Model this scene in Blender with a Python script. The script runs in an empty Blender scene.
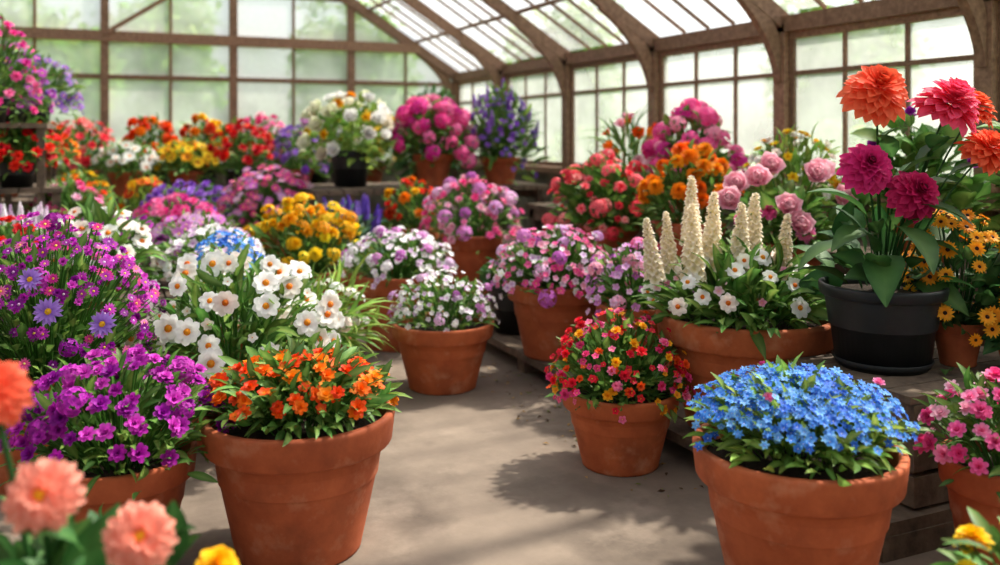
import bpy, math
import numpy as np
rng = np.random.default_rng(11)
scene = bpy.context.scene

# ------------------------------------------------------------------ colours
def hx(h):
    h = h.lstrip('#')
    c = np.array([int(h[i:i+2], 16) / 255 for i in (0, 2, 4)])
    return np.where(c <= .04045, c / 12.92, ((c + .055) / 1.055) ** 2.4)
def nrm(v):
    v = np.asarray(v, float)
    return v / np.maximum(np.linalg.norm(v, axis=-1, keepdims=True), 1e-9)

# ------------------------------------------------------------------ materials
def new_mat(name):
    m = bpy.data.materials.new(name); m.use_nodes = True
    nt = m.node_tree; nt.nodes.clear()
    return m, nt, nt.nodes.new('ShaderNodeOutputMaterial')
def thin_mat(name, rough, transl, nscale=60, gain=1.0):
    m, nt, out = new_mat(name)
    N, L = nt.nodes.new, nt.links.new
    at = N('ShaderNodeAttribute'); at.attribute_name = 'Col'
    tc = N('ShaderNodeTexCoord')
    nz = N('ShaderNodeTexNoise'); nz.inputs['Scale'].default_value = nscale
    L(tc.outputs['Object'], nz.inputs['Vector'])
    mr = N('ShaderNodeMapRange'); mr.inputs['To Min'].default_value = .8 * gain; mr.inputs['To Max'].default_value = 1.2 * gain
    L(nz.outputs['Fac'], mr.inputs['Value'])
    vm = N('ShaderNodeVectorMath'); vm.operation = 'SCALE'
    L(at.outputs['Color'], vm.inputs[0]); L(mr.outputs['Result'], vm.inputs['Scale'])
    p = N('ShaderNodeBsdfPrincipled'); p.inputs['Roughness'].default_value = rough
    p.inputs['Specular IOR Level'].default_value = .3
    L(vm.outputs['Vector'], p.inputs['Base Color'])
    t = N('ShaderNodeBsdfTranslucent'); L(vm.outputs['Vector'], t.inputs['Color'])
    mx = N('ShaderNodeMixShader'); mx.inputs[0].default_value = transl
    L(p.outputs[0], mx.inputs[1]); L(t.outputs[0], mx.inputs[2]); L(mx.outputs[0], out.inputs[0])
    return m
def noise_mat(name, c1, c2, scale=8, rough=.8, bump=.2, stretch=(1, 1, 1), c3=None, col_attr=False, detail=6, c3s=.35, c3max=.6, c4=None):
    m, nt, out = new_mat(name)
    N, L = nt.nodes.new, nt.links.new
    tc = N('ShaderNodeTexCoord'); mp = N('ShaderNodeMapping'); mp.inputs['Scale'].default_value = stretch
    L(tc.outputs['Object'], mp.inputs['Vector'])
    nz = N('ShaderNodeTexNoise'); nz.inputs['Scale'].default_value = scale; nz.inputs['Detail'].default_value = detail
    nz.inputs['Roughness'].default_value = .65
    L(mp.outputs[0], nz.inputs['Vector'])
    cr = N('ShaderNodeValToRGB')
    cr.color_ramp.elements[0].position = .3; cr.color_ramp.elements[1].position = .7
    cr.color_ramp.elements[0].color = (*c1, 1); cr.color_ramp.elements[1].color = (*c2, 1)
    L(nz.outputs['Fac'], cr.inputs['Fac'])
    col = cr.outputs['Color']
    for cc, sc, lo, w4 in ((c3, c3s, .5, 0), (c4, c3s * 1.7, .54, 3.7)):
        if cc is None: continue
        n2 = N('ShaderNodeTexNoise'); n2.noise_dimensions = '4D'; n2.inputs['W'].default_value = w4
        n2.inputs['Scale'].default_value = scale * sc; n2.inputs['Detail'].default_value = 8; n2.inputs['Roughness'].default_value = .6
        L(mp.outputs[0], n2.inputs['Vector'])
        r2 = N('ShaderNodeMapRange'); r2.inputs['From Min'].default_value = lo; r2.inputs['From Max'].default_value = lo + .18
        r2.inputs['To Max'].default_value = c3max
        L(n2.outputs['Fac'], r2.inputs['Value'])
        mx = N('ShaderNodeMixRGB'); L(r2.outputs[0], mx.inputs[0]); L(col, mx.inputs[1]); mx.inputs[2].default_value = (*cc, 1)
        col = mx.outputs[0]
    if col_attr:
        at = N('ShaderNodeAttribute'); at.attribute_name = 'Col'
        mu = N('ShaderNodeMixRGB'); mu.blend_type = 'MULTIPLY'; mu.inputs[0].default_value = 1
        L(col, mu.inputs[1]); L(at.outputs['Color'], mu.inputs[2]); col = mu.outputs[0]
    p = N('ShaderNodeBsdfPrincipled'); p.inputs['Roughness'].default_value = rough
    p.inputs['Specular IOR Level'].default_value = .35
    L(col, p.inputs['Base Color'])
    b = N('ShaderNodeBump'); b.inputs['Strength'].default_value = bump; b.inputs['Distance'].default_value = .01
    L(nz.outputs['Fac'], b.inputs['Height']); L(b.outputs[0], p.inputs['Normal'])
    L(p.outputs[0], out.inputs[0])
    return m
def glass_mat(name, fac_lo, fac_hi, tint=(1, 1, 1), scale=3, tl_c=.9):
    m, nt, out = new_mat(name)
    N, L = nt.nodes.new, nt.links.new
    tc = N('ShaderNodeTexCoord')
    nz = N('ShaderNodeTexNoise'); nz.inputs['Scale'].default_value = scale; nz.inputs['Detail'].default_value = 5
    L(tc.outputs['Object'], nz.inputs['Vector'])
    mr = N('ShaderNodeMapRange'); mr.inputs['From Min'].default_value = .35; mr.inputs['From Max'].default_value = .65
    mr.inputs['To Min'].default_value = fac_lo; mr.inputs['To Max'].default_value = fac_hi
    L(nz.outputs['Fac'], mr.inputs['Value'])
    tr = N('ShaderNodeBsdfTransparent'); tr.inputs[0].default_value = (*tint, 1)
    tl = N('ShaderNodeBsdfTranslucent'); tl.inputs[0].default_value = (tl_c, tl_c * 1.02, tl_c, 1)
    df = N('ShaderNodeBsdfDiffuse'); df.inputs[0].default_value = (.8, .83, .82, 1)
    m1 = N('ShaderNodeMixShader'); m1.inputs[0].default_value = .25
    L(tl.outputs[0], m1.inputs[1]); L(df.outputs[0], m1.inputs[2])
    m2 = N('ShaderNodeMixShader'); L(mr.outputs[0], m2.inputs[0]); L(tr.outputs[0], m2.inputs[1]); L(m1.outputs[0], m2.inputs[2])
    L(m2.outputs[0], out.inputs[0])
    return m

M_LEAF = thin_mat('leaf_green', .5, .34, 40, 1.1)
M_PETAL = thin_mat('petal', .6, .34, 50, 1.06)
M_TERRA = noise_mat('terracotta', hx('#9c4a28'), hx('#c4683e'), 7, .78, .3, c3=hx('#6e3a24'), col_attr=True, c3s=.8, c3max=.55, c4=hx('#d29a7a'), detail=10)
M_BLACK = noise_mat('black_plastic_pot', hx('#1c1e20'), hx('#2e3133'), 9, .45, .05)
M_SOIL = noise_mat('soil', hx('#1d130c'), hx('#3a291b'), 60, .95, 1.0)
M_FRAME = noise_mat('frame_timber', hx('#6a4f3d'), hx('#9c7c64'), 6, .7, .15, (6, 6, 6), col_attr=True)
M_BENCH = noise_mat('weathered_bench_wood', hx('#463b33'), hx('#7c6a59'), 5, .85, .4, (3, 3, 3), col_attr=True)
M_CONC = noise_mat('concrete_floor', hx('#685b51'), hx('#897a6c'), 2.2, .85, .6, c3=hx('#4a3f37'), detail=14, c3s=.8, c3max=.8, c4=hx('#98887a'))
M_WALL = noise_mat('painted_boards', hx('#5d5a4e'), hx('#88826f'), 4, .8, .2, col_attr=True)
M_GRASS = noise_mat('grass', hx('#5f7a48'), hx('#8eaa67'), 1.2, .95, .3)
M_BARK = noise_mat('bark', hx('#3a2e24'), hx('#5f4f40'), 8, .9, .6)
M_GLASS = glass_mat('window_glass', .4, .66, (.97, .99, .98), 2.5, .9)
M_FROST = glass_mat('dusty_window_glass', .25, .48, (.95, .97, .95), 2.5, .65)
M_ROOF = glass_mat('roof_glass', .16, .32, (.95, .97, .96), 2, .75)

# ------------------------------------------------------------------ mesh builder
class MB:
    def __init__(s): s.V = []; s.Q = []; s.C = []; s.M = []; s.S = []; s.n = 0
    def add(s, V, Q, C, mat=0, smooth=True):
        V = np.asarray(V, float).reshape(-1, 3); Q = np.asarray(Q, int).reshape(-1, 4)
        C = np.broadcast_to(np.asarray(C, float), V.shape)
        s.V.append(V); s.Q.append(Q + s.n); s.C.append(C)
        s.M.append(np.full(len(Q), mat)); s.S.append(np.full(len(Q), smooth)); s.n += len(V)
    def inst(s, tpl, B, P, S, Pal, mat=0):
        k = len(P)
        if k == 0: return
        V, Q, W = tpl
        v = np.einsum('kij,nj->kni', B, V) * np.asarray(S, float).reshape(-1, 1, 1) + P[:, None, :]
        c = np.einsum('ns,ksc->knc', W, Pal)
        q = Q[None] + (np.arange(k) * len(V))[:, None, None]
        s.add(v.reshape(-1, 3), q.reshape(-1, 4), c.reshape(-1, 3), mat)
    def beam(s, p0, p1, w, t, up=(0, 0, 1), mat=0, tint=None):
        p0 = np.array(p0, float); p1 = np.array(p1, float)
        X = nrm(p1 - p0); up = np.array(up, float)
        if abs(X @ up) > .98: up = np.array([0, 1., 0])
        Z = nrm(up - (up @ X) * X); Y = np.cross(Z, X)
        vs = [p + Y * a * w / 2 + Z * b * t / 2 for p in (p0, p1) for a, b in ((-1, -1), (1, -1), (1, 1), (-1, 1))]
        q = [(0, 3, 2, 1), (4, 5, 6, 7), (0, 1, 5, 4), (1, 2, 6, 5), (2, 3, 7, 6), (3, 0, 4, 7)]
        g = tint if tint is not None else rng.uniform(.8, 1.15)
        s.add(vs, q, (g, g, g), mat, False)
    def box(s, lo, hi, mat=0, tint=None):
        c = (np.array(lo) + np.array(hi)) / 2
        s.beam((lo[0], c[1], c[2]), (hi[0], c[1], c[2]), hi[1] - lo[1], hi[2] - lo[2], mat=mat, tint=tint)
    def ribbon(s, pts, wy, ths, mat=0, g=.95):
        pts = np.array(pts, float); n = len(pts)
        tg = nrm(np.gradient(pts, axis=0)); nn = np.stack([-tg[:, 2], 0 * tg[:, 0], tg[:, 0]], 1)
        V = []
        for i in range(n):
            for a, b in ((-1, -1), (1, -1), (1, 1), (-1, 1)):
                V.append(pts[i] + nn[i] * b * ths[i] / 2 + np.array([0, a * wy / 2, 0]))
        Q = [(0, 1, 2, 3), tuple((n - 1) * 4 + k for k in (3, 2, 1, 0))]
        for i in range(n - 1):
            for j in range(4): Q.append((i * 4 + j, i * 4 + (j + 1) % 4, (i + 1) * 4 + (j + 1) % 4, (i + 1) * 4 + j))
        s.add(V, Q, (g, g, g), mat, False)
    def lathe(s, prof, seg=40, mat=0, C=(1, 1, 1), off=(0, 0, 0)):
        a = np.arange(seg) / seg * 2 * math.pi
        pr = np.array(prof, float)
        V = np.stack([pr[:, 0, None] * np.cos(a), pr[:, 0, None] * np.sin(a), np.repeat(pr[:, 1, None], seg, 1)], -1) + np.array(off)
        i, j = np.meshgrid(np.arange(len(pr) - 1), np.arange(seg), indexing='ij')
        j2 = (j + 1) % seg
        Q = np.stack([i * seg + j, i * seg + j2, (i + 1) * seg + j2, (i + 1) * seg + j], -1)
        s.add(V, Q, C, mat)
    def stems(s, P0, P1, r, C, mat=0, bow=.3):
        k = len(P0)
        if k == 0: return
        mid = P0 * .5 + P1 * .5; mid[:, :2] = P0[:, :2] * (.5 + bow * .5) + P1[:, :2] * (.5 - bow * .5)
        t = np.linspace(0, 1, 5)[None, :, None]
        path = (1 - t) ** 2 * P0[:, None] + 2 * t * (1 - t) * mid[:, None] + t * t * P1[:, None]
        ring = np.array([(1, 0, 0), (0, 1, 0), (-1, 0, 0), (0, -1, 0)]) * r
        V = path[:, :, None, :] + ring[None, None]
        qs = []
        for i in range(4):
            for j in range(4):
                qs.append((i * 4 + j, i * 4 + (j + 1) % 4, (i + 1) * 4 + (j + 1) % 4, (i + 1) * 4 + j))
        Q = np.array(qs)[None] + (np.arange(k) * 20)[:, None, None]
        s.add(V.reshape(-1, 3), Q.reshape(-1, 4), C, mat)
    def mesh(s, name, mats):
        V = np.concatenate(s.V); Q = np.concatenate(s.Q); C = np.concatenate(s.C)
        me = bpy.data.meshes.new(name)
        me.vertices.add(len(V)); me.vertices.foreach_set('co', V.astype(np.float32).ravel())
        me.loops.add(len(Q) * 4); me.loops.foreach_set('vertex_index', Q.astype(np.int32).ravel())
        me.polygons.add(len(Q)); me.polygons.foreach_set('loop_start', (np.arange(len(Q)) * 4).astype(np.int32))
        for m in mats: me.materials.append(m)
        me.polygons.foreach_set('material_index', np.concatenate(s.M).astype(np.int32))
        me.polygons.foreach_set('use_smooth', np.concatenate(s.S).astype(bool))
        me.update(calc_edges=True)
        at = me.color_attributes.new('Col', 'FLOAT_COLOR', 'POINT')
        at.data.foreach_set('color', np.concatenate([C, np.ones((len(C), 1))], 1).astype(np.float32).ravel())
        me.validate()
        return me
    def obj(s, name, mats, parent=None, loc=(0, 0, 0)):
        o = bpy.data.objects.new(name, s.mesh(name, mats)); scene.collection.objects.link(o)
        o.location = loc
        if parent: o.parent = parent
        return o
def empty(name, loc):
    e = bpy.data.objects.new(name, None); e.empty_display_size = .1; e.location = loc
    scene.collection.objects.link(e); return e

# ------------------------------------------------------------------ petal / leaf / flower templates
ROUND = [.28, .7, 1, .95, .5]
LANCE = [.3, .85, 1, .7, .08]
SPOON = [.3, .55, .85, 1, .6]
OVATE = [.15, .8, 1, .8, .45, .04]
R3 = [.35, 1, .5]
def petal(L, W, e0, e1, prof, cup=.2, r0=0., z0=0., a=0., ib=.7, tip=.12, center=0.):
    nr = len(prof); t = np.linspace(0, 1, nr); pr = np.array(prof)
    ang = e0 + (e1 - e0) * t
    st = L / (nr - 1)
    x = r0 + np.concatenate([[0], np.cumsum(np.cos((ang[1:] + ang[:-1]) / 2) * st)])
    z = z0 + np.concatenate([[0], np.cumsum(np.sin((ang[1:] + ang[:-1]) / 2) * st)])
    v = np.array([-1, 0, 1.])
    hw = W / 2 * pr
    Y = v[None] * hw[:, None]
    off = cup * hw[:, None] * v[None] ** 2
    Xc = x[:, None] - np.sin(ang)[:, None] * off
    Zc = z[:, None] + np.cos(ang)[:, None] * off
    pull = np.zeros((nr, 3)); pull[-1] = [-tip * L, 0, -tip * L]
    Xc = Xc + pull * np.cos(ang)[:, None]; Zc = Zc + pull * np.sin(ang)[:, None]
    ca, sa = math.cos(a), math.sin(a)
    V = np.stack([Xc * ca - Y * sa, Xc * sa + Y * ca, Zc], -1).reshape(-1, 3)
    o = np.clip(t, 0, 1) ** ib
    Wt = np.repeat(np.stack([o, 1 - o, 0 * o], -1)[:, None], 3, 1).reshape(-1, 3)
    Q = [(i * 3 + j, i * 3 + j + 1, (i + 1) * 3 + j + 1, (i + 1) * 3 + j) for i in range(nr - 1) for j in range(2)]
    return V, np.array(Q), Wt
def dome(r, h, z0=0, seg=8, rings=3, slot=2):
    V = []; Q = []
    for i in range(rings + 1):
        th = i / rings * math.pi / 2 * .95
        for j in range(seg):
            a = j / seg * 2 * math.pi
            V.append((r * math.cos(th) * math.cos(a), r * math.cos(th) * math.sin(a), z0 + h * math.sin(th)))
    for i in range(rings):
        for j in range(seg):
            Q.append((i * seg + j, i * seg + (j + 1) % seg, (i + 1) * seg + (j + 1) % seg, (i + 1) * seg + j))
    W = np.zeros((len(V), 3)); W[:, slot] = 1
    return np.array(V), np.array(Q), W
def join(parts):
    V = []; Q = []; W = []; n = 0
    for v, q, w in parts:
        V.append(v); Q.append(q + n); W.append(w); n += len(v)
    return np.concatenate(V), np.concatenate(Q), np.concatenate(W)
def xform(tpl, B, p, s):
    V, Q, W = tpl
    return (V @ B.T) * s + p, Q, W
rad = math.radians
def flower(layers, cen=None):
    parts = []
    for i, l in enumerate(layers):
        l = dict(l); n = l.pop('n'); ph = l.pop('ph', i * .37); jit = l.pop('jit', .06)
        for k in range(n):
            d = dict(l)
            d['a'] = ph + k / n * 2 * math.pi + rng.normal(0, jit)
            d['L'] = l['L'] * rng.uniform(.9, 1.08); d['e1'] = l['e1'] + rng.normal(0, .12); d['e0'] = l['e0'] + rng.normal(0, .05)
            parts.append(petal(**d))
    if cen: parts.append(dome(*cen))
    return join(parts)
T = {}
T['zinnia'] = flower([dict(n=int(21 - 1.7 * i), L=.98 - .1 * i, W=.36 - .016 * i, e0=rad(-8 + 12 * i), e1=rad(-42 + 16 * i), prof=SPOON, cup=.4, r0=.06, z0=.075 * i, ib=.6, jit=.12) for i in range(8)], (.15, .14, .58))
T['zopen'] = flower([dict(n=int(21 - 1.2 * i), L=.98 - .1 * i, W=.31 - .014 * i, e0=rad(-6 + 10 * i), e1=rad(-40 + 13 * i), prof=SPOON, cup=.45, r0=.09, z0=.08 * i, ib=.5, jit=.14) for i in range(7)]
                    + [dict(n=10, L=.22, W=.1, e0=rad(70), e1=rad(30), prof=SPOON, cup=.3, r0=.07, z0=.56, ib=9, jit=.2)], (.22, .16, .54))
T['marigold'] = flower([dict(n=13 - i, L=.95 - .12 * i, W=.5 - .03 * i, e0=rad(0 + 14 * i), e1=rad(-25 + 20 * i), prof=SPOON, cup=.5, r0=.04, z0=.07 * i, jit=.2) for i in range(6)])
T['peony'] = flower([dict(n=8, L=1.05, W=.95, e0=rad(20), e1=rad(60), prof=ROUND, cup=.5), dict(n=7, L=1.0, W=.85, e0=rad(50), e1=rad(95), prof=ROUND, cup=.6),
                     dict(n=7, L=.95, W=.75, e0=rad(65), e1=rad(120), prof=ROUND, cup=.6), dict(n=8, L=.85, W=.55, e0=rad(75), e1=rad(130), prof=ROUND, cup=.7, r0=.05), dict(n=6, L=.75, W=.4, e0=rad(85), e1=rad(110), prof=ROUND, cup=.7)], (.3, .5, 0, 8, 3, 1))
T['daisy'] = flower([dict(n=14, L=.9, W=.3, e0=rad(12), e1=rad(-8), prof=LANCE, cup=.2, r0=.14, tip=.02), dict(n=11, L=.78, W=.28, e0=rad(20), e1=rad(5), prof=LANCE, cup=.2, r0=.12, z0=.03, tip=.02)], (.26, .16, 0))
T['aster'] = flower([dict(n=13, L=.85, W=.3, e0=rad(15), e1=rad(-8), prof=[.4, 1, .4], cup=.1, r0=.12)], (.22, .14, 0, 6, 2))
T['anemone'] = flower([dict(n=8, L=.88, W=.62, e0=rad(8), e1=rad(-6), prof=[.4, .75, 1, .95, .6], cup=.12, r0=.12, jit=.08, ib=.4), dict(n=6, L=.72, W=.55, e0=rad(20), e1=rad(6), prof=[.4, .75, 1, .95, .6], cup=.15, r0=.12, z0=.02, jit=.15, ib=.4)], (.27, .24, .02))
T['five'] = flower([dict(n=5, L=.9, W=.85, e0=rad(30), e1=rad(-5), prof=R3, cup=.1, r0=.08)], (.13, .1, .02, 6, 1))
T['star'] = flower([dict(n=6, L=.95, W=.5, e0=rad(40), e1=rad(-10), prof=[.4, 1, .35], cup=.15, r0=.06)], (.12, .12, .02, 6, 1))
T['double'] = flower([dict(n=7, L=.95, W=.7, e0=rad(25), e1=rad(0), prof=[.35, .9, .6], cup=.2, r0=.05), dict(n=6, L=.75, W=.6, e0=rad(50), e1=rad(35), prof=[.35, .9, .6], cup=.3, r0=.05), dict(n=4, L=.55, W=.5, e0=rad(70), e1=rad(75), prof=R3, cup=.3, r0=.03)], (.14, .2, .02, 6, 2, 1))
T['cup'] = flower([dict(n=6, L=1.0, W=.8, e0=rad(55), e1=rad(50), prof=ROUND, cup=.4, r0=.05)], (.15, .2, .02, 6, 2))
def basis_z(N):
    N = nrm(N); k = len(N)
    ref = nrm(rng.normal(size=(k, 3)))
    X = nrm(np.cross(ref, N)); Y = np.cross(N, X)
    return np.stack([X, Y, N], 2)
def basis_x(D, roll=.5):
    D = nrm(D); k = len(D)
    up = np.array([[0, 0, 1.]]) + rng.normal(0, roll, (k, 3))
    Z = nrm(up - (up * D).sum(1, keepdims=True) * D); Y = np.cross(Z, D)
    return np.stack([D, Y, Z], 2)
def fib(n, thmax, jit=.12, thmin=0.):
    i = np.arange(n) + .5
    c0, c1 = math.cos(thmin), math.cos(thmax)
    ct = c0 - (c0 - c1) * i / n; th = np.arccos(np.clip(ct, -1, 1)) + rng.normal(0, jit, n)
    th = np.abs(th)
    ph = i * 2.399963 + rng.normal(0, jit * 2, n)
    return np.stack([np.sin(th) * np.cos(ph), np.sin(th) * np.sin(ph), np.cos(th)], 1)
def cluster(n=26, s=.3, thmax=1.75):
    D = fib(n, thmax, .1); B = basis_z(D)
    tiny = flower([dict(n=4, L=.95, W=.95, e0=rad(15), e1=rad(-5), prof=R3, cup=.1, r0=.03)])
    return join([xform(tiny, B[i], D[i] * np.array([.85, .85, .75]), s * rng.uniform(.85, 1.15)) for i in range(n)])
T['cluster'] = cluster(30, .3)
T['umbel'] = cluster(20, .3, 1.1)
def spike(n=84, hgt=4.2, r=.62, fs=.42):
    parts = []
    bl = flower([dict(n=4, L=.9, W=.9, e0=rad(50), e1=rad(10), prof=R3, cup=.3, r0=.03)])
    for i in range(n):
        t = (i + .5) / n; a = i * 2.4
        rr = r * (1 - t) ** .7 + .08
        D = nrm(np.array([[math.cos(a), math.sin(a), .35 + t]]))
        p = np.array([math.cos(a) * rr * .75, math.sin(a) * rr * .75, t * hgt])
        parts.append(xform(bl, basis_z(D)[0], p, fs * (1 - .55 * t) * rng.uniform(.8, 1.2)))
    parts.append(dome(.22, hgt * .97, 0, 8, 4, 1))
    return join(parts)
T['spike'] = spike()
T['stock'] = spike(90, 4.9, .66, .5)
def leaf(prof, W, bend, cup=.3):
    V, Q, Wt = petal(1., W, rad(10), rad(10 - bend), prof, cup, tip=0)
    v = np.zeros((len(V), 3)); v[:, 0] = 1
    v[1::3] = [.45, .55, 0]
    return V, Q, v
LF = {'lance': leaf(LANCE, .26, 50), 'blade': leaf([.5, .9, 1, .8, .5, .05], .09, 70, .3), 'ovate': leaf(OVATE, .55, 60), 'small': leaf([.3, 1, .1], .45, 30), 'round': leaf([.3, .9, 1, .85, .35], .85, 40)}

# ------------------------------------------------------------------ palettes (outer, inner, centre)
def P(*rows): return np.array([[hx(a), hx(b), hx(c)] for a, b, c in rows])
PAL = dict(
    orange=P(('#ff6a0a', '#ffa322', '#7a2a08'), ('#f54a0a', '#ff8c1a', '#6a2508'), ('#e8300c', '#ff7a1a', '#ffb020'), ('#ff8410', '#ffb028', '#7a2a08')),
    marig=P(('#ff9410', '#f87808', '#d05a05'), ('#ffa818', '#f88808', '#d05a05'), ('#fb7a0c', '#f06408', '#c04a05')),
    yellow=P(('#ffd00f', '#f8a808', '#a85a08'), ('#ffdf2a', '#f0b010', '#a85a08'), ('#fcb80a', '#f09005', '#803c08')),
    yelmix=P(('#ffd21a', '#f8a808', '#a85a08'), ('#ff9a12', '#e85a08', '#803c08'), ('#e8481a', '#c02a10', '#ffc020')),
    blackeye=P(('#f8a416', '#e08008', '#2a1408'), ('#ffb82a', '#e88a0a', '#2a1408')),
    blue=P(('#4a94ea', '#3a74da', '#e8f0ff'), ('#62a8f2', '#4484e0', '#ffffff'), ('#3678e0', '#2c58c4', '#d8e8ff'), ('#84c0fa', '#5a9cea', '#ffffff')),
    magenta=P(('#b01ca4', '#8a1090', '#f0d0f0'), ('#c830c0', '#9a18a0', '#ffd84a'), ('#9c12a0', '#7a0c88', '#e8b0e8'), ('#d848c8', '#b020a8', '#ffe070')),
    violet=P(('#a06cd0', '#7c44b8', '#ffd84a'), ('#b484e0', '#8a50c4', '#ffd84a'), ('#8a4cc0', '#6434a8', '#f0c030')),
    lilac=P(('#e29ad8', '#cc74c6', '#ffe890'), ('#eabcea', '#d28ad4', '#fff0b0'), ('#d478ce', '#b854bc', '#ffe070'), ('#f2d2ee', '#e29cd6', '#ffe070')),
    white=P(('#fffaf4', '#fff0e0', '#f08a18'), ('#ffffff', '#f8f0e8', '#f49a20'), ('#fdf2ec', '#fde0d0', '#e87a18')),
    whitelil=P(('#fbf4fa', '#e8cfe8', '#d880c8'), ('#f0dcf0', '#d0a0d8', '#c060c0'), ('#ffffff', '#f4e4f0', '#f0e080'), ('#ffffff', '#faf0f4', '#f0e080')),
    cream=P(('#fbf0e4', '#e8dca8', '#e0c890'), ('#fbe8dc', '#dccf98', '#e0c890'), ('#fbe0d4', '#f0ccb8', '#e8c090')),
    pink=P(('#f86cae', '#e6408a', '#ffe080'), ('#fa96c2', '#f0609c', '#ffe890'), ('#f04e96', '#d02a78', '#ffd860'), ('#fbc4d8', '#f284b0', '#fff0b0')),
    hotpink=P(('#ee429c', '#d02680', '#ffd860'), ('#f868b0', '#e64090', '#ffe080'), ('#e0349c', '#b81c84', '#ffc850'), ('#fa8ac0', '#f0589e', '#ffc850')),
    palepink=P(('#fbd0dc', '#f08cb0', '#f0d080'), ('#f8b4cc', '#ec70a0', '#f0d080'), ('#fcdce4', '#f49cb8', '#f0d080')),
    coral=P(('#f4505e', '#e4344c', '#ffd860'), ('#fb7a84', '#f04a60', '#ffe080'), ('#fba8a4', '#f6686c', '#ffe080'), ('#e83848', '#c42038', '#ffd040')),
    red=P(('#e41818', '#b80c10', '#ffc020'), ('#f43018', '#c81410', '#ffd040'), ('#cc1020', '#980818', '#ffc020')),
    verbena=P(('#ec1c2c', '#c01020', '#ffd030'), ('#f04a90', '#d82c70', '#ffe050'), ('#ffb818', '#f08808', '#e04010'), ('#f8601c', '#e03c10', '#ffd030'), ('#f884b0', '#e84c88', '#ffe050'), ('#e8203c', '#c01028', '#ffd030')),
    zcoral=P(('#fb7850', '#f05030', '#d83c18'), ('#fb7850', '#f05030', '#d83c18')),
    zpink=P(('#f85c84', '#ec3a66', '#e03050'), ('#f85c84', '#ec3a66', '#e03050')),
    zmag=P(('#dc2c80', '#ac1058', '#780838'), ('#d8287c', '#a80f58', '#780838')),
    zmar=P(('#c82064', '#980c40', '#600628'), ('#c01c60', '#900a3c', '#600628')),
    zpeach=P(('#fbac98', '#fb6e4c', '#ffb418'), ('#fcb09c', '#fb7a50', '#ffb818')),
    zsal=P(('#f87a58', '#f85a38', '#ffb020'), ('#f87a58', '#f85a38', '#ffb020')),
    rose=P(('#fbf4e4', '#f4e8c8', '#f0e090'), ('#ffffff', '#f8f0dc', '#f0e090'), ('#f4f4dc', '#e4ecc0', '#f0e090')),
    purple=P(('#6a48bc', '#4c30a0', '#e8e0ff'), ('#8460d0', '#6040b4', '#ffffff'), ('#9c78dc', '#7454c0', '#ffffff')),
    lavviolet=P(('#b088dc', '#8450bc', '#f8b820'),),
)
GREEN = dict(mid=('#4a7a30', '#8aa858'), dark=('#2f5a2a', '#5f8c4a'), light=('#6f9a3c', '#a8c468'), blue=('#4a7858', '#86a888'), deep=('#264f28', '#4f7c42'))

def leaf_pal(g, k):
    a, b = hx(GREEN[g][0]), hx(GREEN[g][1])
    p = np.stack([a, b, a])[None].repeat(k, 0)
    v = rng.uniform(.5, 1.35, (k, 1, 1)); y = rng.uniform(.8, 1.35, (k, 1)); p = p * v; p[:, :, 0] *= y
    return p
def pick(pal, k):
    pp = PAL[pal]; p = pp[rng.integers(0, len(pp), k)] * rng.uniform(.82, 1.12, (k, 1, 1))
    return np.clip(p, 0, .9)

def add_pot(e, r, h, kind='terra', saucer=False):
    mb = MB()
    if kind == 'terra':
        prof = [(0.001, 0), (.64 * r, 0), (.665 * r, .004), (.67 * r, .012), (.90 * r, .755 * h), (.905 * r, .765 * h), (.975 * r, .77 * h), (.985 * r, .775 * h),
                (1.0 * r, .79 * h), (1.03 * r, .965 * h), (1.03 * r, .985 * h), (1.015 * r, .998 * h), (.96 * r, h), (.935 * r, .985 * h), (.925 * r, .95 * h), (.90 * r, .8 * h), (.85 * r, .55 * h)]
        mats = [M_TERRA]; g = rng.uniform(.85, 1.1); C = (g, g * rng.uniform(.93, 1.05), g)
    else:
        prof = [(0.001, 0), (.72 * r, 0), (.74 * r, .01), (.76 * r, .03 * h), (.9 * r, .84 * h), (.93 * r, .85 * h), (1.0 * r, .86 * h), (1.02 * r, .87 * h), (1.04 * r, .97 * h), (1.03 * r, h), (.97 * r, h), (.95 * r, .9 * h), (.87 * r, .5 * h)]
        mats = [M_BLACK]; C = (1, 1, 1)
    mb.lathe(prof, 48, 0, C)
    if saucer:
        mb.lathe([(0.001, .002), (.72 * r, .002), (.82 * r, .028), (.8 * r, .03), (.7 * r, .012), (.6 * r, .01)], 40, 0, C)
    mb.obj('pot', mats, e)
    ms = MB()
    rr = .9 * r
    ms.lathe([(0.001, .9 * h + .01), (.3 * rr, .9 * h + .008), (.6 * rr, .9 * h + .004), (.85 * rr, .89 * h), (rr, .885 * h)], 32)
    ms.obj('soil', [M_SOIL], e)

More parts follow.
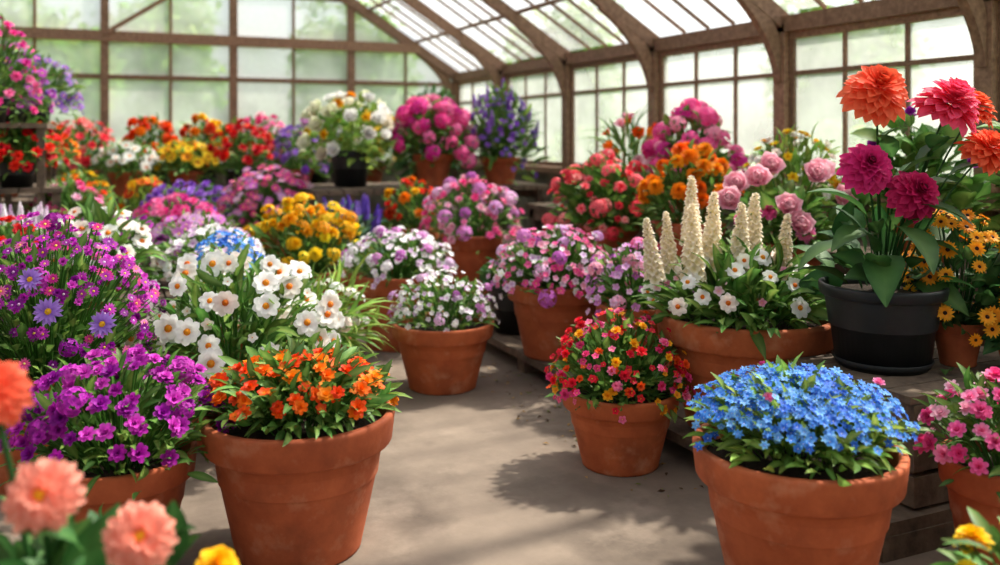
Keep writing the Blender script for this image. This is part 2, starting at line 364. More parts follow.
BIAS = np.array([-.12, -.38, .3])
def plant(name, x, y, z0, pot=None, R=.3, H=.25, leaf=('lance', .08, 300, 'mid'), fl=(), thl=1.75, extra=None, stem=True, zc=None, off=(0, 0), bl=None, bias=None, rj=.07):
    """pot=(r,h,kind); dome of foliage R wide, H above the rim; fl=[(kind,n,radius,palette,thmax,radial)]"""
    e = empty(name, (x, y, z0))
    rim = 0; pr = .1
    bias = BIAS if bias is None else np.array(bias)
    if pot:
        add_pot(e, pot[0], pot[1], pot[2] if len(pot) > 2 else 'terra', len(pot) > 3); rim = pot[1]; pr = pot[0]
    c = np.array([off[0], off[1], rim if zc is None else zc])
    mb = MB(); ell = np.array([R, R, H])
    shape, LL, n, g = leaf
    D = fib(n, thl, .2)
    rr = rng.uniform(.25, .92, (n, 1)) ** .7
    pos = c + D * ell * rr
    inside = (np.hypot(pos[:, 0], pos[:, 1]) < pr * 1.05) & (pos[:, 2] < rim)
    pos[inside, 2] = rim + .005
    d = nrm(D * np.array([1, 1, .8]) + np.array([0, 0, .35]) + rng.normal(0, .35, (n, 3)))
    S = LL * rng.uniform(.6, 1.3, n)
    ok = (x + pos[:, 0] + np.maximum(d[:, 0], 0) * S + .3 * S < 3.5) & (y + pos[:, 1] + np.maximum(d[:, 1], 0) * S < 9.18)
    pos, d, S = pos[ok], d[ok], S[ok]
    mb.inst(LF[shape], basis_x(d), pos, S, leaf_pal(g, len(S)), 0)
    ns = max(10, n // 12)
    Ds = fib(ns, 1.3, .15)
    P1 = c + Ds * ell * .9; P0 = np.stack([Ds[:, 0] * pr * .4, Ds[:, 1] * pr * .4, np.full(ns, rim * .9)], 1)
    ok = x + P1[:, 0] < 3.48
    mb.stems(P0[ok], P1[ok], .0028, hx(GREEN[g][0]) * .9, 0)
    fb = MB(); nf = 0
    for f in fl:
        kind, k, s, pal = f[:4]; thm = f[4] if len(f) > 4 else 1.45; ro = f[5] if len(f) > 5 else 1.0
        D = fib(k, thm, .13)
        jr = rng.uniform(1 - rj, 1 + rj, (k, 1)) * ro
        pos = c + D * ell * jr
        ok = (x + pos[:, 0] + s * 1.2 < 3.5) & (y + pos[:, 1] + s < 9.2)
        D, pos = D[ok], pos[ok]; k = len(D)
        sc = rng.uniform(.8, 1.15, k)
        nn = D / ell * min(R, H)
        N = nrm(nrm(nn) * .9 + bias + rng.normal(0, .22, (k, 3)))
        if kind == 'spike': N = nrm(D * .25 + np.array([0, 0, 1.]) + rng.normal(0, .05, (k, 3)))
        fb.inst(T[kind], basis_z(N), pos, s * sc, pick(pal, k), 0); nf += k
        if stem and s > .018:
            P0 = np.stack([D[:, 0] * pr * .5, D[:, 1] * pr * .5, np.full(k, rim * .9)], 1)
            mb.stems(P0, pos - N * s * .05, .0024, hx(GREEN[g][0]), 0)
    if extra:
        for (kind, p, N, s, pal) in extra:
            p = np.array([p], float); N = nrm(np.array([N], float))
            fb.inst(T[kind], basis_z(N), p, np.array([s]), PAL[pal][:1] * rng.uniform(.93, 1.04), 0); nf += 1
            P0 = np.array([[p[0, 0] * .15, p[0, 1] * .15, rim * .9]])
            mb.stems(P0, p - N * s * .02, .0045, hx(GREEN[g][0]), 0, .5)
    if bl:
        for (p, D, s) in bl:
            mb.inst(LF['ovate'], basis_x(np.array([D], float), .1), np.array([p], float), np.array([s]), leaf_pal(g, 1), 0)
            P0 = np.array([[p[0] * .1, p[1] * .1, rim * .9]]); mb.stems(P0, np.array([p], float), .004, hx(GREEN[g][0]), 0, .3)
    mb.obj('foliage', [M_LEAF], e)
    if nf: fb.obj('blossoms', [M_PETAL], e)
    return e

# ================================================================== GREENHOUSE
XR, XL, YB, YF, ZE = 3.6, -2.8, 9.25, -2.4, 1.78
XM, ZR = .4, 3.8
ys = [YB - 1.3 * k for k in range(9)] + [YF]
mb = MB(); mb.box((XL - .1, YF - .1, -.1), (XR + .1, YB + .1, 0)); mb.obj('floor', [M_CONC])
mb = MB(); mb.box((-40, -40, -.25), (45, 55, -.12)); mb.obj('lawn_ground', [M_GRASS])
zsill = .85
def side_wall(name, X, s):
    m = MB()
    for i in range(int((YB - YF) / .15) + 1):
        y0 = YF + i * .15
        if y0 + .145 > YB + .05: break
        m.box((X - .02 if s > 0 else X - .03, y0, 0), (X + .03 if s > 0 else X + .02, y0 + .146, zsill - .03), 0)
    for yy in ys:
        m.box((X - .06, yy - .045, 0), (X + .05, yy + .045, ZE), 1)
    m.beam((X, YF, ZE + .0), (X, YB, ZE + .0), .12, .09, mat=1)
    m.beam((X - .02 * s, YF, zsill), (X - .02 * s, YB, zsill), .16, .05, mat=1)
    m.obj(name, [M_WALL, M_FRAME])
side_wall('wall_right', XR, 1); side_wall('wall_left', XL, -1)
win = 0
def window(corner_a, corner_b, z0, z1, ncol, transoms, glass, nrmv):
    global win
    win += 1
    a = np.array(corner_a, float); b = np.array(corner_b, float)
    m = MB()
    A = lambda t, z: (a[0] + (b[0] - a[0]) * t, a[1] + (b[1] - a[1]) * t, z)
    for z in (z0 + .02, z1 - .02): m.beam(A(0, z), A(1, z), .04, .04)
    for z in transoms: m.beam(A(0, z), A(1, z), .03, .024)
    for i in range(ncol + 1):
        t = i / ncol; t = min(max(t, .012), .988)
        m.beam(A(t, z0), A(t, z1), .024 if 0 < i < ncol else .035, .024 if 0 < i < ncol else .035)
    m.beam(A(0, (z0 + z1) / 2), A(1, (z0 + z1) / 2), .004, z1 - z0, mat=1)
    m.obj('window_%d' % win, [M_FRAME, glass])
for X, g in ((XR, M_FROST), (XL, M_FROST)):
    for i in range(len(ys) - 1):
        window((X, ys[i + 1] + .045), (X, ys[i] - .045), zsill + .03, ZE - .045, 3, [1.5], g, None)
def zroof(x): return ZE + (ZR - ZE) * ((XR - x) / (XR - XM) if x > XM else (x - XL) / (XM - XL))
colsX = [-2.3, -1.13, .04, 1.21, 2.40]
def gable(name, Y, g):
    m = MB()
    x = XL
    while x < XR - .01:
        m.box((x, Y - .025, 0), (min(x + .148, XR), Y + .025, zsill - .03), 0); x += .15
    m.beam((XL, Y, 2.08), (XR - .45, Y, 2.08), .11, .10, mat=1)
    m.beam((XL, Y, zsill), (XR, Y, zsill), .15, .05, mat=1)
    for x in colsX: m.beam((x, Y, 0), (x, Y, zroof(x)), .075, .08, mat=1)
    for x in (XL, XR): m.beam((x, Y, 0), (x, Y, ZE), .1, .1, mat=1)
    for x in [(a + b) / 2 for a, b in zip(colsX[:-1], colsX[1:])] + [3.0]:
        m.beam((x, Y, zsill), (x, Y, zroof(x)), .026, .026, mat=1)
    m.beam((XL, Y, 1.7), (XR, Y, 1.7), .04, .045, mat=1)
    m.beam((XL, Y, 2.55), (XR - 1.1, Y, 2.55), .03, .03, mat=1)
    m.beam((.04, Y - .05, 2.1), (1.0, Y - .05, 2.75), .05, .04, mat=1)
    m.beam((XL, Y, ZE), (XM, Y, ZR), .1, .1, mat=1); m.beam((XR, Y, ZE), (XM, Y, ZR), .1, .1, mat=1)
    v = [(XL, Y, zsill), (XR, Y, zsill), (XR, Y, ZE), (XL, Y, ZE), (XM, Y, ZR), (XM, Y, ZR + .001)]
    m.add(v, [(0, 1, 2, 3), (3, 2, 4, 5)], (1, 1, 1), 2, False)
    m.obj(name, [M_WALL, M_FRAME, g])
gable('wall_back', YB, M_GLASS); gable('wall_front', YF, M_GLASS)
# roof
m = MB()
for s, X0 in ((1, XR), (-1, XL)):
    sl = nrm(np.array([XM - X0, 0, ZR - ZE]))
    up = np.array([-sl[2] * (-1 if s > 0 else 1), 0, abs(sl[0])]); up = nrm(up)
    a = np.array([X0, 0, ZE]) ; b = np.array([XM, 0, ZR])
    for yy in ys:
        m.beam(a + (0, yy, 0), b + (0, yy, 0), .055, .095, up=up)
        p0 = np.array([X0 - .06 * s, yy, 1.45]); p1 = np.array([X0 - .06 * s, yy, 1.82]); p2 = np.array([X0 - .48 * s, yy, ZE + .48 * .631 - .06])
        ts = np.linspace(0, 1, 15)
        pts = [(1 - t) ** 2 * p0 + 2 * t * (1 - t) * p1 + t * t * p2 for t in ts]
        m.ribbon(pts, .05, .02 + .07 * np.sin(ts * math.pi))
    for t in (.16, .32, .48, .64, .8, .95):
        p = a + (b - a) * t + up * .06
        m.beam(p + (0, YF, 0), p + (0, YB, 0), .028, .025, up=up)
    for i in range(len(ys) - 1):
        for j in (1, 2, 3, 4):
            yy = ys[i] + (ys[i + 1] - ys[i]) * j / 5
            m.beam(a + up * .08 + (0, yy, 0), b + up * .08 + (0, yy, 0), .016, .022, up=up, mat=1)
    A = a + up * .1; Bq = b + up * .1
    m.add([A + (0, YF, 0), A + (0, YB, 0), Bq + (0, YB, 0), Bq + (0, YF, 0)], [(0, 1, 2, 3)], (1, 1, 1), 2, False)
m.beam((XM, YF, ZR), (XM, YB, ZR), .08, .2)
m.obj('ceiling', [M_FRAME, M_FRAME, M_ROOF])

# ================================================================== BENCHES
def slat_bench(name, x0, x1, y0, y1, z, th=.035, along='y', slat=.11):
    m = MB()
    if along == 'y':
        n = max(1, int(round((x1 - x0) / slat))); w = (x1 - x0) / n
        for i in range(n): m.box((x0 + i * w + .005, y0, z - th), (x0 + (i + 1) * w - .005, y1, z))
    else:
        n = max(1, int(round((y1 - y0) / slat))); w = (y1 - y0) / n
        for i in range(n): m.box((x0, y0 + i * w + .005, z - th), (x1, y0 + (i + 1) * w - .005, z))
    if z > .2:
        for xx in (x0 + .02, x1 - .06): m.box((xx, y0, z - th - .08), (xx + .04, y1, z - th))
        k = max(2, int((y1 - y0) / 1.2) + 1)
        for i in range(k):
            yy = y0 + .03 + (y1 - y0 - .12) * i / (k - 1)
            for xx in (x0 + .02, x1 - .08): m.box((xx, yy, 0), (xx + .06, yy + .06, z - th - .0))
    else:
        k = max(2, int((y1 - y0) / .7) + 1)
        for i in range(k):
            yy = y0 + (y1 - y0 - .08) * i / (k - 1); m.box((x0 + .02, yy, 0), (x1 - .02, yy + .08, z - th))
    return m.obj(name, [M_BENCH])
slat_bench('wooden_pallet', 1.85, 2.45, 2.35, 6.35, .1)
slat_bench('slatted_duckboard', 1.9, 2.8, 1.79, 2.33, .1, along='x')
slat_bench('plant_bench', 2.47, 3.0, 2.4, 6.3, .42)
slat_bench('tall_plant_bench', 3.02, 3.5, 1.2, 6.3, .62)
slat_bench('display_table', 1.4, 3.3, 6.45, 7.35, .75)
slat_bench('long_plant_table', -1.6, 3.2, 7.75, 8.95, .65)
slat_bench('low_plant_bench', -1.9, .75, 4.35, 5.85, .32)
slat_bench('narrow_low_bench', .1, .8, 5.87, 6.95, .32)
# crate under the dahlias
m = MB()
cx0, cx1, cy0, cy1, cz0, cz1 = 2.07, 2.78, 1.82, 2.3, .1, .42
for i in range(3):
    z = cz0 + .01 + i * .1
    m.box((cx0, cy0, z), (cx1, cy0 + .02, z + .085)); m.box((cx0, cy1 - .02, z), (cx1, cy1, z + .085))
    m.box((cx0, cy0 + .02, z), (cx0 + .02, cy1 - .02, z + .085)); m.box((cx1 - .02, cy0 + .02, z), (cx1, cy1 - .02, z + .085))
for xx in (cx0 + .02, cx1 - .06):
    for yy in (cy0 + .02, cy1 - .06): m.box((xx, yy, cz0), (xx + .04, yy + .04, cz1 - .02))
for i in range(5):
    y = cy0 + i * (cy1 - cy0) / 5; m.box((cx0 - .01, y + .003, cz1 - .022), (cx1 + .01, y + (cy1 - cy0) / 5 - .003, cz1))
m.obj('wooden_crate', [M_BENCH])
# tiered stand on the left
m = MB()
tiers = ((-.42, .05, .5), (-.66, -.2, .84), (-.86, -.28, 1.22))
for (x0, x1, z) in tiers:
    for i in range(4):
        w = (x1 - x0) / 4; m.box((x0 + i * w + .004, 5.9, z - .03), (x0 + (i + 1) * w - .004, 7.6, z))
    for yy in (5.92, 6.72, 7.5):
        for xx in (x0 + .02, x1 - .06): m.box((xx, yy, 0), (xx + .045, yy + .045, z - .03))
m.obj('tiered_plant_stand', [M_BENCH])
# litter swept against the pallets
m = MB(); n = 150
px = np.minimum(rng.normal(1.72, .09, n), 1.84); py = rng.uniform(2.4, 4.6, n)
pos = np.stack([px, py, np.full(n, .003)], 1); a = rng.uniform(0, 6.28, n)
D = np.stack([np.cos(a), np.sin(a), np.full(n, .05)], 1)
lc = np.array([hx(c) for c in ('#8a6a34', '#5a4424', '#6f7a34', '#a88850', '#4a3420')])[rng.integers(0, 5, n)]
m.inst(LF['small'], basis_x(D, .15), pos, rng.uniform(.012, .028, n), np.repeat(lc[:, None], 3, 1), 0)
m.obj('fallen_leaves', [M_PETAL])

# ================================================================== HERO PLANTS
U = np.array([.9138, -.4062, 0]); TC = np.array([-.4062, -.9138, 0])
def lp(lat, tow, z): return U * lat + TC * tow + np.array([0, 0, z])
plant('potted_orange_gazanias', .51, 2.53, 0, (.258, .38), R=.245, H=.135, leaf=('lance', .085, 680, 'mid'), thl=1.5,
      fl=[('double', 90, .025, 'orange', 1.15, 1.08), ('five', 50, .018, 'orange', 1.2, 1.04)])
plant('potted_blue_lobelia', 1.607, 1.77, 0, (.252, .372), R=.245, H=.145, leaf=('lance', .075, 800, 'light'), thl=1.5, rj=.16,
      fl=[('star', 860, .0135, 'blue', 1.0, 1.1), ('five', 240, .013, 'blue', 1.08, 1.08), ('double', 4, .02, 'hotpink', .9, 1.2)], stem=False)
plant('potted_verbena', 1.665, 2.71, 0, (.2, .265), R=.245, H=.25, leaf=('small', .05, 700, 'mid'), rj=.1,
      fl=[('double', 120, .019, 'verbena', 1.6), ('five', 170, .014, 'verbena', 1.65)])
plant('potted_white_alyssum', 1.433, 3.87, 0, (.23, .30), R=.235, H=.21, leaf=('small', .045, 500, 'mid'), rj=.12,
      fl=[('five', 190, .0155, 'whitelil', 1.5), ('umbel', 12, .03, 'lilac', 1.5)])
plant('potted_white_stock_and_anemones', 2.13, 2.61, .1, (.31, .41), R=.33, H=.2, leaf=('lance', .115, 620, 'mid'),
      fl=[('anemone', 36, .033, 'white', 1.4, 1.05), ('five', 25, .02, 'palepink', 1.4)], bias=(-.3, -.9, .15),
      extra=[('stock', lp(a, b, z), (n, -.05, 1), s, 'cream') for a, b, z, n, s in
             ((-.33, .02, .53, -.2, .046), (-.2, .05, .53, -.05, .056), (-.12, -.03, .57, .03, .055), (-.03, .03, .54, 0, .054), (.03, -.05, .55, .05, .058), (.12, .02, .53, .1, .048), (-.17, -.12, .65, -.03, .05), (-.26, -.08, .55, -.1, .044))])
plant('potted_dahlias', 2.268, 2.117, .42, (.185, .26, 'black', 1), R=.17, H=.2, leaf=('ovate', .15, 34, 'dark'), fl=[],
      extra=[('zinnia', lp(-.04, .05, .86), (-.25, -.7, .7), .112, 'zcoral'), ('zinnia', lp(.2, .02, .82), (.1, -.5, .85), .112, 'zpink'),
             ('zinnia', lp(-.08, .08, .63), (-.4, -.8, .5), .088, 'zmag'), ('zinnia', lp(.055, .1, .55), (-.2, -.9, .45), .088, 'zmar'),
             ('zinnia', lp(.30, .05, .68), (.1, -.6, .7), .085, 'zcoral'), ('zinnia', lp(.33, -.08, .81), (.2, -.3, .9), .08, 'zcoral')],
      bl=[(lp(-.05, .06, .42), (-.8, -.1, .1), .2), (lp(-.06, .02, .48), (-.5, .3, .5), .2), (lp(0, .1, .45), (-.1, -.7, -.2), .22), (lp(.04, .08, .5), (.3, -.6, .1), .2),
          (lp(-.03, .1, .36), (-.6, -.5, -.25), .22), (lp(.05, .05, .4), (.7, -.4, .0), .2), (lp(-.1, 0, .38), (-.8, .3, -.1), .2), (lp(.02, .05, .58), (.5, -.2, .6), .17), (lp(-.03, .03, .6), (-.4, -.3, .6), .15),
          (lp(.1, .02, .62), (.3, -.3, .8), .16), (lp(.2, .02, .6), (.5, -.5, .4), .15), (lp(.15, .02, .68), (-.3, -.5, .5), .13),
          (lp(-.03, .04, .7), (.5, -.3, .7), .11), (lp(.02, .03, .66), (-.5, -.1, .8), .12), (lp(.12, 0, .56), (.6, -.3, .2), .17)])
plant('potted_black_eyed_daisies', 2.50, 2.03, .42, (.08, .14), R=.17, H=.34, leaf=('ovate', .07, 140, 'dark'),
      fl=[('daisy', 76, .027, 'blackeye', 1.6)], bias=(-.3, -.7, .3))
plant('potted_rudbeckia', 2.62, 1.90, .42, (.08, .12), R=.12, H=.26, leaf=('ovate', .1, 110, 'deep'), fl=[('daisy', 10, .028, 'blackeye', 1.2)])
plant('potted_pink_phlox', 2.12, 1.56, 0, (.17, .33), R=.21, H=.2, leaf=('lance', .07, 320, 'mid'),
      fl=[('double', 90, .026, 'pink', 1.6)])
plant('potted_yellow_marigolds', 1.52, 1.08, 0, (.12, .3), R=.13, H=.13, leaf=('lance', .08, 120, 'mid'), fl=[('marigold', 7, .035, 'yellow', 1.3)])
plant('potted_lilac_phlox', 2.0, 3.83, .1, (.235, .35), R=.30, H=.24, leaf=('small', .06, 420, 'mid'), rj=.11,
      fl=[('cluster', 18, .04, 'lilac', 1.5), ('five', 200, .02, 'pink', 1.6), ('five', 110, .02, 'whitelil', 1.6)])
plant('potted_lilac_petunias', 2.12, 3.30, .1, (.18, .33), R=.22, H=.25, leaf=('small', .06, 300, 'mid'), rj=.11,
      fl=[('cluster', 10, .036, 'pink', 1.5), ('five', 130, .02, 'lilac', 1.6)])
plant('potted_coral_geraniums', 2.66, 4.45, .42, (.17, .22), R=.35, H=.38, leaf=('round', .07, 420, 'mid'),
      fl=[('cluster', 34, .048, 'coral', 1.6), ('double', 110, .028, 'coral', 1.7)])
plant('potted_orange_marigolds', 2.7, 3.73, .42, (.17, .30), R=.25, H=.36, leaf=('lance', .1, 300, 'mid'),
      fl=[('marigold', 48, .047, 'marig', 1.25)], bias=(-.25, -.6, .3))
pe = [(-.164, .1, .535), (.075, .1, .55), (-.27, .06, .44), (-.055, .16, .42), (-.02, .2, .35), (.2, .08, .45), (-.05, -.1, .58), (-.2, -.1, .5), (.15, -.05, .56)]
plant('potted_pink_peonies', 2.72, 3.05, .42, (.15, .27), R=.22, H=.2, leaf=('ovate', .09, 260, 'mid'),
      fl=[('marigold', 6, .04, 'hotpink', 1.5)],
      extra=[('peony', lp(a, b, z), (a - .4, -.8, .6), .078, 'palepink') for a, b, z in pe])
plant('potted_pink_rhododendron', 3.15, 4.32, .62, (.15, .22), R=.27, H=.46, leaf=('ovate', .1, 260, 'mid'),
      fl=[('cluster', 34, .06, 'hotpink', 1.3), ('cluster', 14, .05, 'palepink', 1.5)])
plant('potted_yellow_and_white_mums', 3.15, 3.5, .62, (.14, .2), R=.25, H=.34, leaf=('lance', .1, 260, 'light'),
      fl=[('double', 34, .03, 'yellow', 1.4), ('double', 26, .03, 'white', 1.4)])
plant('potted_orange_lilies', 3.15, 5.0, .62, (.13, .2), R=.2, H=.42, leaf=('blade', .25, 120, 'mid'), fl=[('cup', 12, .06, 'orange', 1.2), ('cup', 5, .06, 'palepink', 1.2)])
plant('potted_foliage_plant', 3.15, 2.75, .62, (.15, .2), R=.25, H=.42, leaf=('ovate', .13, 180, 'mid'), fl=[('cup', 7, .04, 'magenta', 1.2)])
plant('potted_coral_impatiens', 3.15, 2.1, .62, (.15, .2), R=.25, H=.45, leaf=('ovate', .13, 180, 'mid'), fl=[('double', 9, .03, 'coral', 1.2)])
plant('potted_pink_mums', 2.24, 5.5, .1, (.2, .4), R=.33, H=.36, leaf=('lance', .08, 300, 'mid'),
      fl=[('cluster', 20, .05, 'lilac', 1.5), ('double', 110, .03, 'pink', 1.6)])
plant('potted_violets', 2.05, 4.38, .1, (.17, .26, 'black'), R=.18, H=.15, leaf=('round', .06, 200, 'dark'), fl=[('five', 40, .02, 'lilac', 1.5)])
plant('potted_white_candytuft', 1.48, 4.72, 0, (.24, .40), R=.31, H=.22, leaf=('lance', .06, 380, 'mid'),
      fl=[('five', 170, .022, 'whitelil', 1.55), ('umbel', 16, .038, 'whitelil', 1.4), ('umbel', 12, .038, 'lilac', 1.4)])
plant('potted_yellow_yarrow', 1.1, 5.25, 0, (.22, .37), R=.36, H=.38, leaf=('lance', .1, 380, 'mid'), rj=.12,
      fl=[('marigold', 50, .042, 'yellow', 1.2), ('umbel', 36, .055, 'yellow', 1.4)])
plant('potted_pink_asters', 1.19, 7.0, 0, (.2, .48), R=.4, H=.42, leaf=('lance', .08, 380, 'mid'),
      fl=[('aster', 190, .035, 'hotpink', 1.6), ('aster', 100, .035, 'lilac', 1.6)])
plant('potted_orange_zinnias', 2.05, 6.1, .1, (.17, .4), R=.24, H=.32, leaf=('lance', .1, 240, 'mid'),
      fl=[('marigold', 18, .045, 'yelmix', 1.3), ('double', 24, .03, 'red', 1.5)])
plant('potted_purple_salvia', 1.55, 6.05, 0, (.17, .4), R=.22, H=.2, leaf=('lance', .12, 200, 'blue'), fl=[('spike', 26, .035, 'purple', 1.1)])
plant('potted_white_roses', 1.78, 6.87, .75, (.16, .28, 'black'), R=.36, H=.42, leaf=('ovate', .1, 300, 'light'),
      fl=[('peony', 36, .085, 'rose', 1.5), ('marigold', 10, .05, 'yellow', 1.4)])
plant('potted_pink_hydrangea', 2.42, 6.75, .75, (.16, .25), R=.32, H=.42, leaf=('ovate', .1, 300, 'mid'),
      fl=[('cluster', 50, .068, 'hotpink', 1.4), ('cluster', 14, .06, 'pink', 1.4)])
plant('potted_purple_delphiniums', 2.98, 6.7, .75, (.16, .22), R=.3, H=.52, leaf=('lance', .13, 420, 'mid'),
      fl=[('spike', 16, .028, 'violet', 1.3), ('double', 120, .026, 'violet', 1.6), ('five', 40, .025, 'purple', 1.5)])
plant('potted_leafy_shrub', 2.85, 8.1, .65, (.18, .25), R=.36, H=.75, leaf=('ovate', .12, 420, 'dark'), fl=[])
bt = [('potted_scarlet_geraniums', 1.11, 8.0, 'red', 'double', .05, 70, .3, .4), ('potted_white_daisies', .2, 8.0, 'white', 'daisy', .05, 36, .26, .22),
      ('potted_salmon_geraniums', -.15, 8.35, 'coral', 'double', .05, 60, .3, .42), ('potted_orange_carnations', .42, 8.55, 'orange', 'marigold', .06, 26, .26, .46),
      ('potted_yellow_daisies', .66, 8.0, 'yellow', 'daisy', .05, 50, .25, .24), ('potted_purple_campanulas', 1.6, 8.0, 'violet', 'double', .04, 60, .26, .36),
      ('potted_shasta_daisies', 2.05, 8.1, 'white', 'daisy', .05, 60, .26, .48), ('potted_yellow_chrysanthemums', 2.4, 8.5, 'yellow', 'daisy', .05, 60, .26, .5), ('potted_pink_cosmos', -.7, 8.3, 'hotpink', 'aster', .04, 80, .28, .45),
      ('potted_gaillardias', .85, 8.6, 'yelmix', 'marigold', .055, 30, .26, .46), ('potted_pink_carnations', 1.4, 8.6, 'pink', 'double', .045, 60, .28, .48), ('potted_lilac_stocks', 1.9, 8.65, 'lilac', 'double', .045, 60, .24, .5)]
for nme, x, y, pal, kind, s, n, R, H in bt:
    plant(nme, x, y, .65, (.14, .2, 'terra' if rng.random() < .6 else 'black'), R=R, H=H, leaf=('lance', .1, 260, 'mid'), fl=[(kind, n, s, pal, 1.4)])

# ================================================================== LEFT SIDE
plant('potted_magenta_phlox', .05, 2.62, 0, (.19, .30), R=.28, H=.25, leaf=('lance', .07, 560, 'mid'), thl=1.55,
      fl=[('double', 130, .025, 'magenta', 1.3), ('cluster', 12, .036, 'magenta', 1.3)])
plant('potted_purple_asters', -.16, 3.33, 0, (.22, .38), R=.35, H=.46, leaf=('small', .055, 1000, 'mid'), rj=.12,
      fl=[('aster', 210, .021, 'magenta', 1.65), ('double', 190, .016, 'magenta', 1.6), ('aster', 70, .02, 'hotpink', 1.5), ('cluster', 8, .035, 'magenta', 1.3)], bias=(-.2, -.7, .2),
      extra=[('daisy', lp(.17, .33, .63), (-.3, -.9, .35), .045, 'lavviolet'), ('daisy', lp(.28, .22, .57), (-.3, -.9, .35), .043, 'lavviolet'), ('daisy', lp(-.05, .33, .55), (-.3, -.9, .35), .04, 'lavviolet'), ('daisy', lp(.1, .3, .72), (-.3, -.9, .45), .038, 'lavviolet')])
plant('potted_white_anemones', .46, 3.48, 0, (.2, .3), R=.35, H=.36, leaf=('lance', .11, 540, 'mid'), rj=.1,
      fl=[('anemone', 52, .047, 'white', 1.5, 1.12), ('five', 40, .022, 'white', 1.5)], bias=(-.4, -1.2, .15))
plant('potted_forget_me_nots', .50, 4.02, 0, (.15, .3), R=.2, H=.42, leaf=('lance', .09, 180, 'light'), fl=[('star', 220, .018, 'blue', 1.0)])
plant('potted_spider_plant', .87, 3.95, 0, (.15, .25), R=.24, H=.24, leaf=('blade', .2, 260, 'light'), fl=[('umbel', 26, .038, 'white', 1.4)])
lb = [('potted_white_cosmos', -.02, 4.72, 'white', 'anemone', .045, 40, .28, .3, 'lance'), ('potted_lilac_asters', .5, 5.3, 'lilac', 'aster', .035, 100, .28, .22, 'small'),
      ('potted_white_phlox', .52, 4.68, 'whitelil', 'five', .03, 100, .26, .2, 'small'), ('potted_rose_phlox', .45, 6.2, 'hotpink', 'double', .035, 120, .3, .26, 'small'),
      ('potted_red_pelargoniums', -.42, 4.65, 'red', 'double', .035, 40, .26, .28, 'round'), ('potted_white_lavender', -.4, 5.5, 'whitelil', 'spike', .026, 50, .24, .2, 'blade'),
      ('potted_magenta_verbena', .06, 5.4, 'magenta', 'double', .035, 90, .28, .22, 'small'),
      ('potted_pansies', .5, 6.75, 'violet', 'double', .035, 80, .26, .32, 'small'), ('potted_yellow_coreopsis', -.75, 5.1, 'yellow', 'daisy', .04, 24, .24, .34, 'lance')]
for nme, x, y, pal, kind, s, n, R, H, lf in lb:
    plant(nme, x, y, .32, (.14, .16), R=R, H=H, leaf=(lf, .12 if lf in ('lance', 'blade') else .06, 320, 'mid'), fl=[(kind, n, s, pal, 1.5)], bias=(-.2, -.7, .2))
plant('potted_violas', .78, 7.45, 0, (.18, .4), R=.26, H=.35, leaf=('lance', .1, 220, 'mid'), fl=[('double', 70, .035, 'violet', 1.5)])
plant('potted_calendulas', .32, 7.4, 0, (.18, .4), R=.24, H=.42, leaf=('lance', .1, 220, 'light'), fl=[('daisy', 60, .042, 'yelmix', 1.5)])
st = [('potted_pink_begonias', -.18, 6.1, .5, 'pink', 'double', .035, 34, .2, .2), ('potted_orange_begonias', -.16, 6.7, .5, 'orange', 'double', .035, 40, .2, .2), ('potted_yellow_pansies', -.13, 7.3, .5, 'yellow', 'double', .035, 40, .2, .22),
      ('potted_red_impatiens', -.45, 6.05, .84, 'red', 'double', .036, 56, .2, .22), ('potted_red_salvias', -.42, 6.6, .84, 'red', 'double', .036, 56, .2, .22), ('potted_orange_lantana', -.38, 7.25, .84, 'orange', 'double', .036, 44, .22, .24),
      ('potted_pink_petunias', -.60, 6.1, 1.22, 'hotpink', 'double', .033, 80, .26, .5), ('potted_magenta_asters', -.54, 6.65, 1.22, 'magenta', 'aster', .035, 90, .25, .36), ('potted_violet_asters', -.42, 7.25, 1.22, 'violet', 'aster', .035, 100, .3, .34)]
for nme, x, y, z, pal, kind, s, n, R, H in st:
    plant(nme, x, y, z, (.11, .15, 'black'), R=R, H=H, leaf=('lance', .09, 300, 'mid'), fl=[(kind, n, s, pal, 1.7)])
# foreground zinnias, bottom left
plant('potted_peach_zinnias', -.055, 1.5, 0, (.16, .3), R=.22, H=.25, leaf=('ovate', .10, 280, 'dark'),
      extra=[('zopen', lp(.0, .05, .63), (-.1, -.95, .38), .056, 'zpeach'), ('zopen', lp(.135, .04, .565), (-.02, -.9, .42), .053, 'zpeach'),
             ('zopen', lp(-.09, .02, .77), (-.1, -.8, .5), .055, 'zsal'), ('marigold', lp(.235, .0, .505), (.1, -.5, .8), .035, 'yellow')])

# ================================================================== OUTSIDE
tm = MB()
n = 5200
D = nrm(rng.normal(size=(n, 3)))
cl = rng.normal(0, 1, (26, 3)); cl = nrm(cl) * np.array([1.5, 1.5, 1.7]) * rng.uniform(.3, 1, (26, 1))
pos = cl[rng.integers(0, 26, n)] + D * rng.uniform(.3, .75, (n, 1)) + np.array([0, 0, 3.0])
tm.inst(LF['ovate'], basis_x(nrm(D + rng.normal(0, .5, (n, 3)))), pos, rng.uniform(.16, .3, n), leaf_pal('light', n), 0)
tm.lathe([(.22, 0), (.15, .6), (.12, 2.0), (.06, 3.6)], 12, 1)
tree_me = tm.mesh('tree', [M_LEAF, M_BARK])
def put(me, nm, x, y, z, s, rz):
    o = bpy.data.objects.new(nm, me); scene.collection.objects.link(o); o.location = (x, y, z); o.scale = (s, s, s); o.rotation_euler = (0, 0, rz)
for i, (x, y, s) in enumerate([(-5, 19, .9), (-.9, 19.5, .85), (4.9, 19, .85), (10.5, 20, 1.0), (1.5, 30, 1.3), (13.5, 13.5, .9), (13.5, 7.5, .85), (13.5, 2, .8)]):
    put(tree_me, 'leafy_tree', x, y, -.12, s, i * 1.3)
hm = MB(); n = 7000
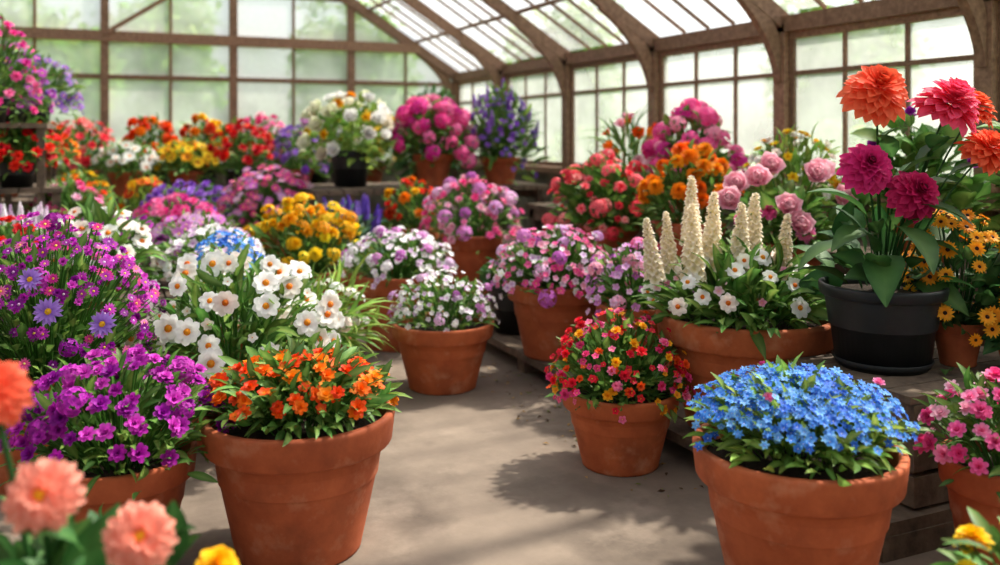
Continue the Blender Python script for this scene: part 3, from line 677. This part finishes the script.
pos = np.stack([rng.uniform(-4, 4, n), rng.uniform(-.5, .5, n), rng.uniform(0, 1.3, n)], 1)
pos[:, 2] += .15 * np.sin(pos[:, 0] * 3)
D = nrm(np.stack([rng.normal(0, .4, n), np.sign(pos[:, 1]), rng.normal(.3, .5, n)], 1))
hm.inst(LF['ovate'], basis_x(D), pos, rng.uniform(.1, .2, n), leaf_pal('light', n), 0)
hedge = hm.mesh('hedge', [M_LEAF])
put(hedge, 'garden_hedge', -3.5, 13.2, -.12, 1, 0); put(hedge, 'garden_hedge', 5, 13.2, -.12, 1, 0); put(hedge, 'garden_hedge', 8, 5, -.12, 1, 1.571); put(hedge, 'garden_hedge', 8, -4, -.12, 1, 1.571)

# ================================================================== LIGHT
w = bpy.data.worlds.new('sky'); scene.world = w; w.use_nodes = True
nt = w.node_tree; nt.nodes.clear()
o = nt.nodes.new('ShaderNodeOutputWorld'); bg = nt.nodes.new('ShaderNodeBackground'); sk = nt.nodes.new('ShaderNodeTexSky')
sk.sky_type = 'NISHITA'; sk.sun_disc = False; sk.sun_elevation = rad(50); sk.sun_rotation = rad(80); sk.air_density = 1.0; sk.dust_density = 4.0; sk.ozone_density = 1
hs = nt.nodes.new('ShaderNodeHueSaturation'); hs.inputs['Saturation'].default_value = .35
nt.links.new(sk.outputs[0], hs.inputs['Color']); nt.links.new(hs.outputs[0], bg.inputs['Color'])
bg.inputs['Strength'].default_value = .29
nt.links.new(bg.outputs[0], o.inputs[0])
sl = bpy.data.lights.new('sun', 'SUN'); sl.energy = 8.8; sl.angle = rad(2.2); sl.color = (1, .92, .8)
so = bpy.data.objects.new('sun', sl); scene.collection.objects.link(so)
from mathutils import Vector
so.rotation_euler = Vector((-.6, -.16, -.85)).to_track_quat('-Z', 'Y').to_euler(); so.location = (6, 2, 8)
scene.view_settings.view_transform = 'Standard'

# ================================================================== CAMERA
cam = bpy.data.cameras.new('camera'); co = bpy.data.objects.new('camera', cam); scene.collection.objects.link(co)
co.location = (0, 0, 1.15); co.rotation_euler = (rad(90), 0, -math.atan(.4445))
cam.sensor_width = 36; cam.lens = 32.4; cam.shift_y = -.1475; cam.clip_start = .05
cam.dof.use_dof = True; cam.dof.focus_distance = 2.7; cam.dof.aperture_fstop = 1.7
scene.camera = co
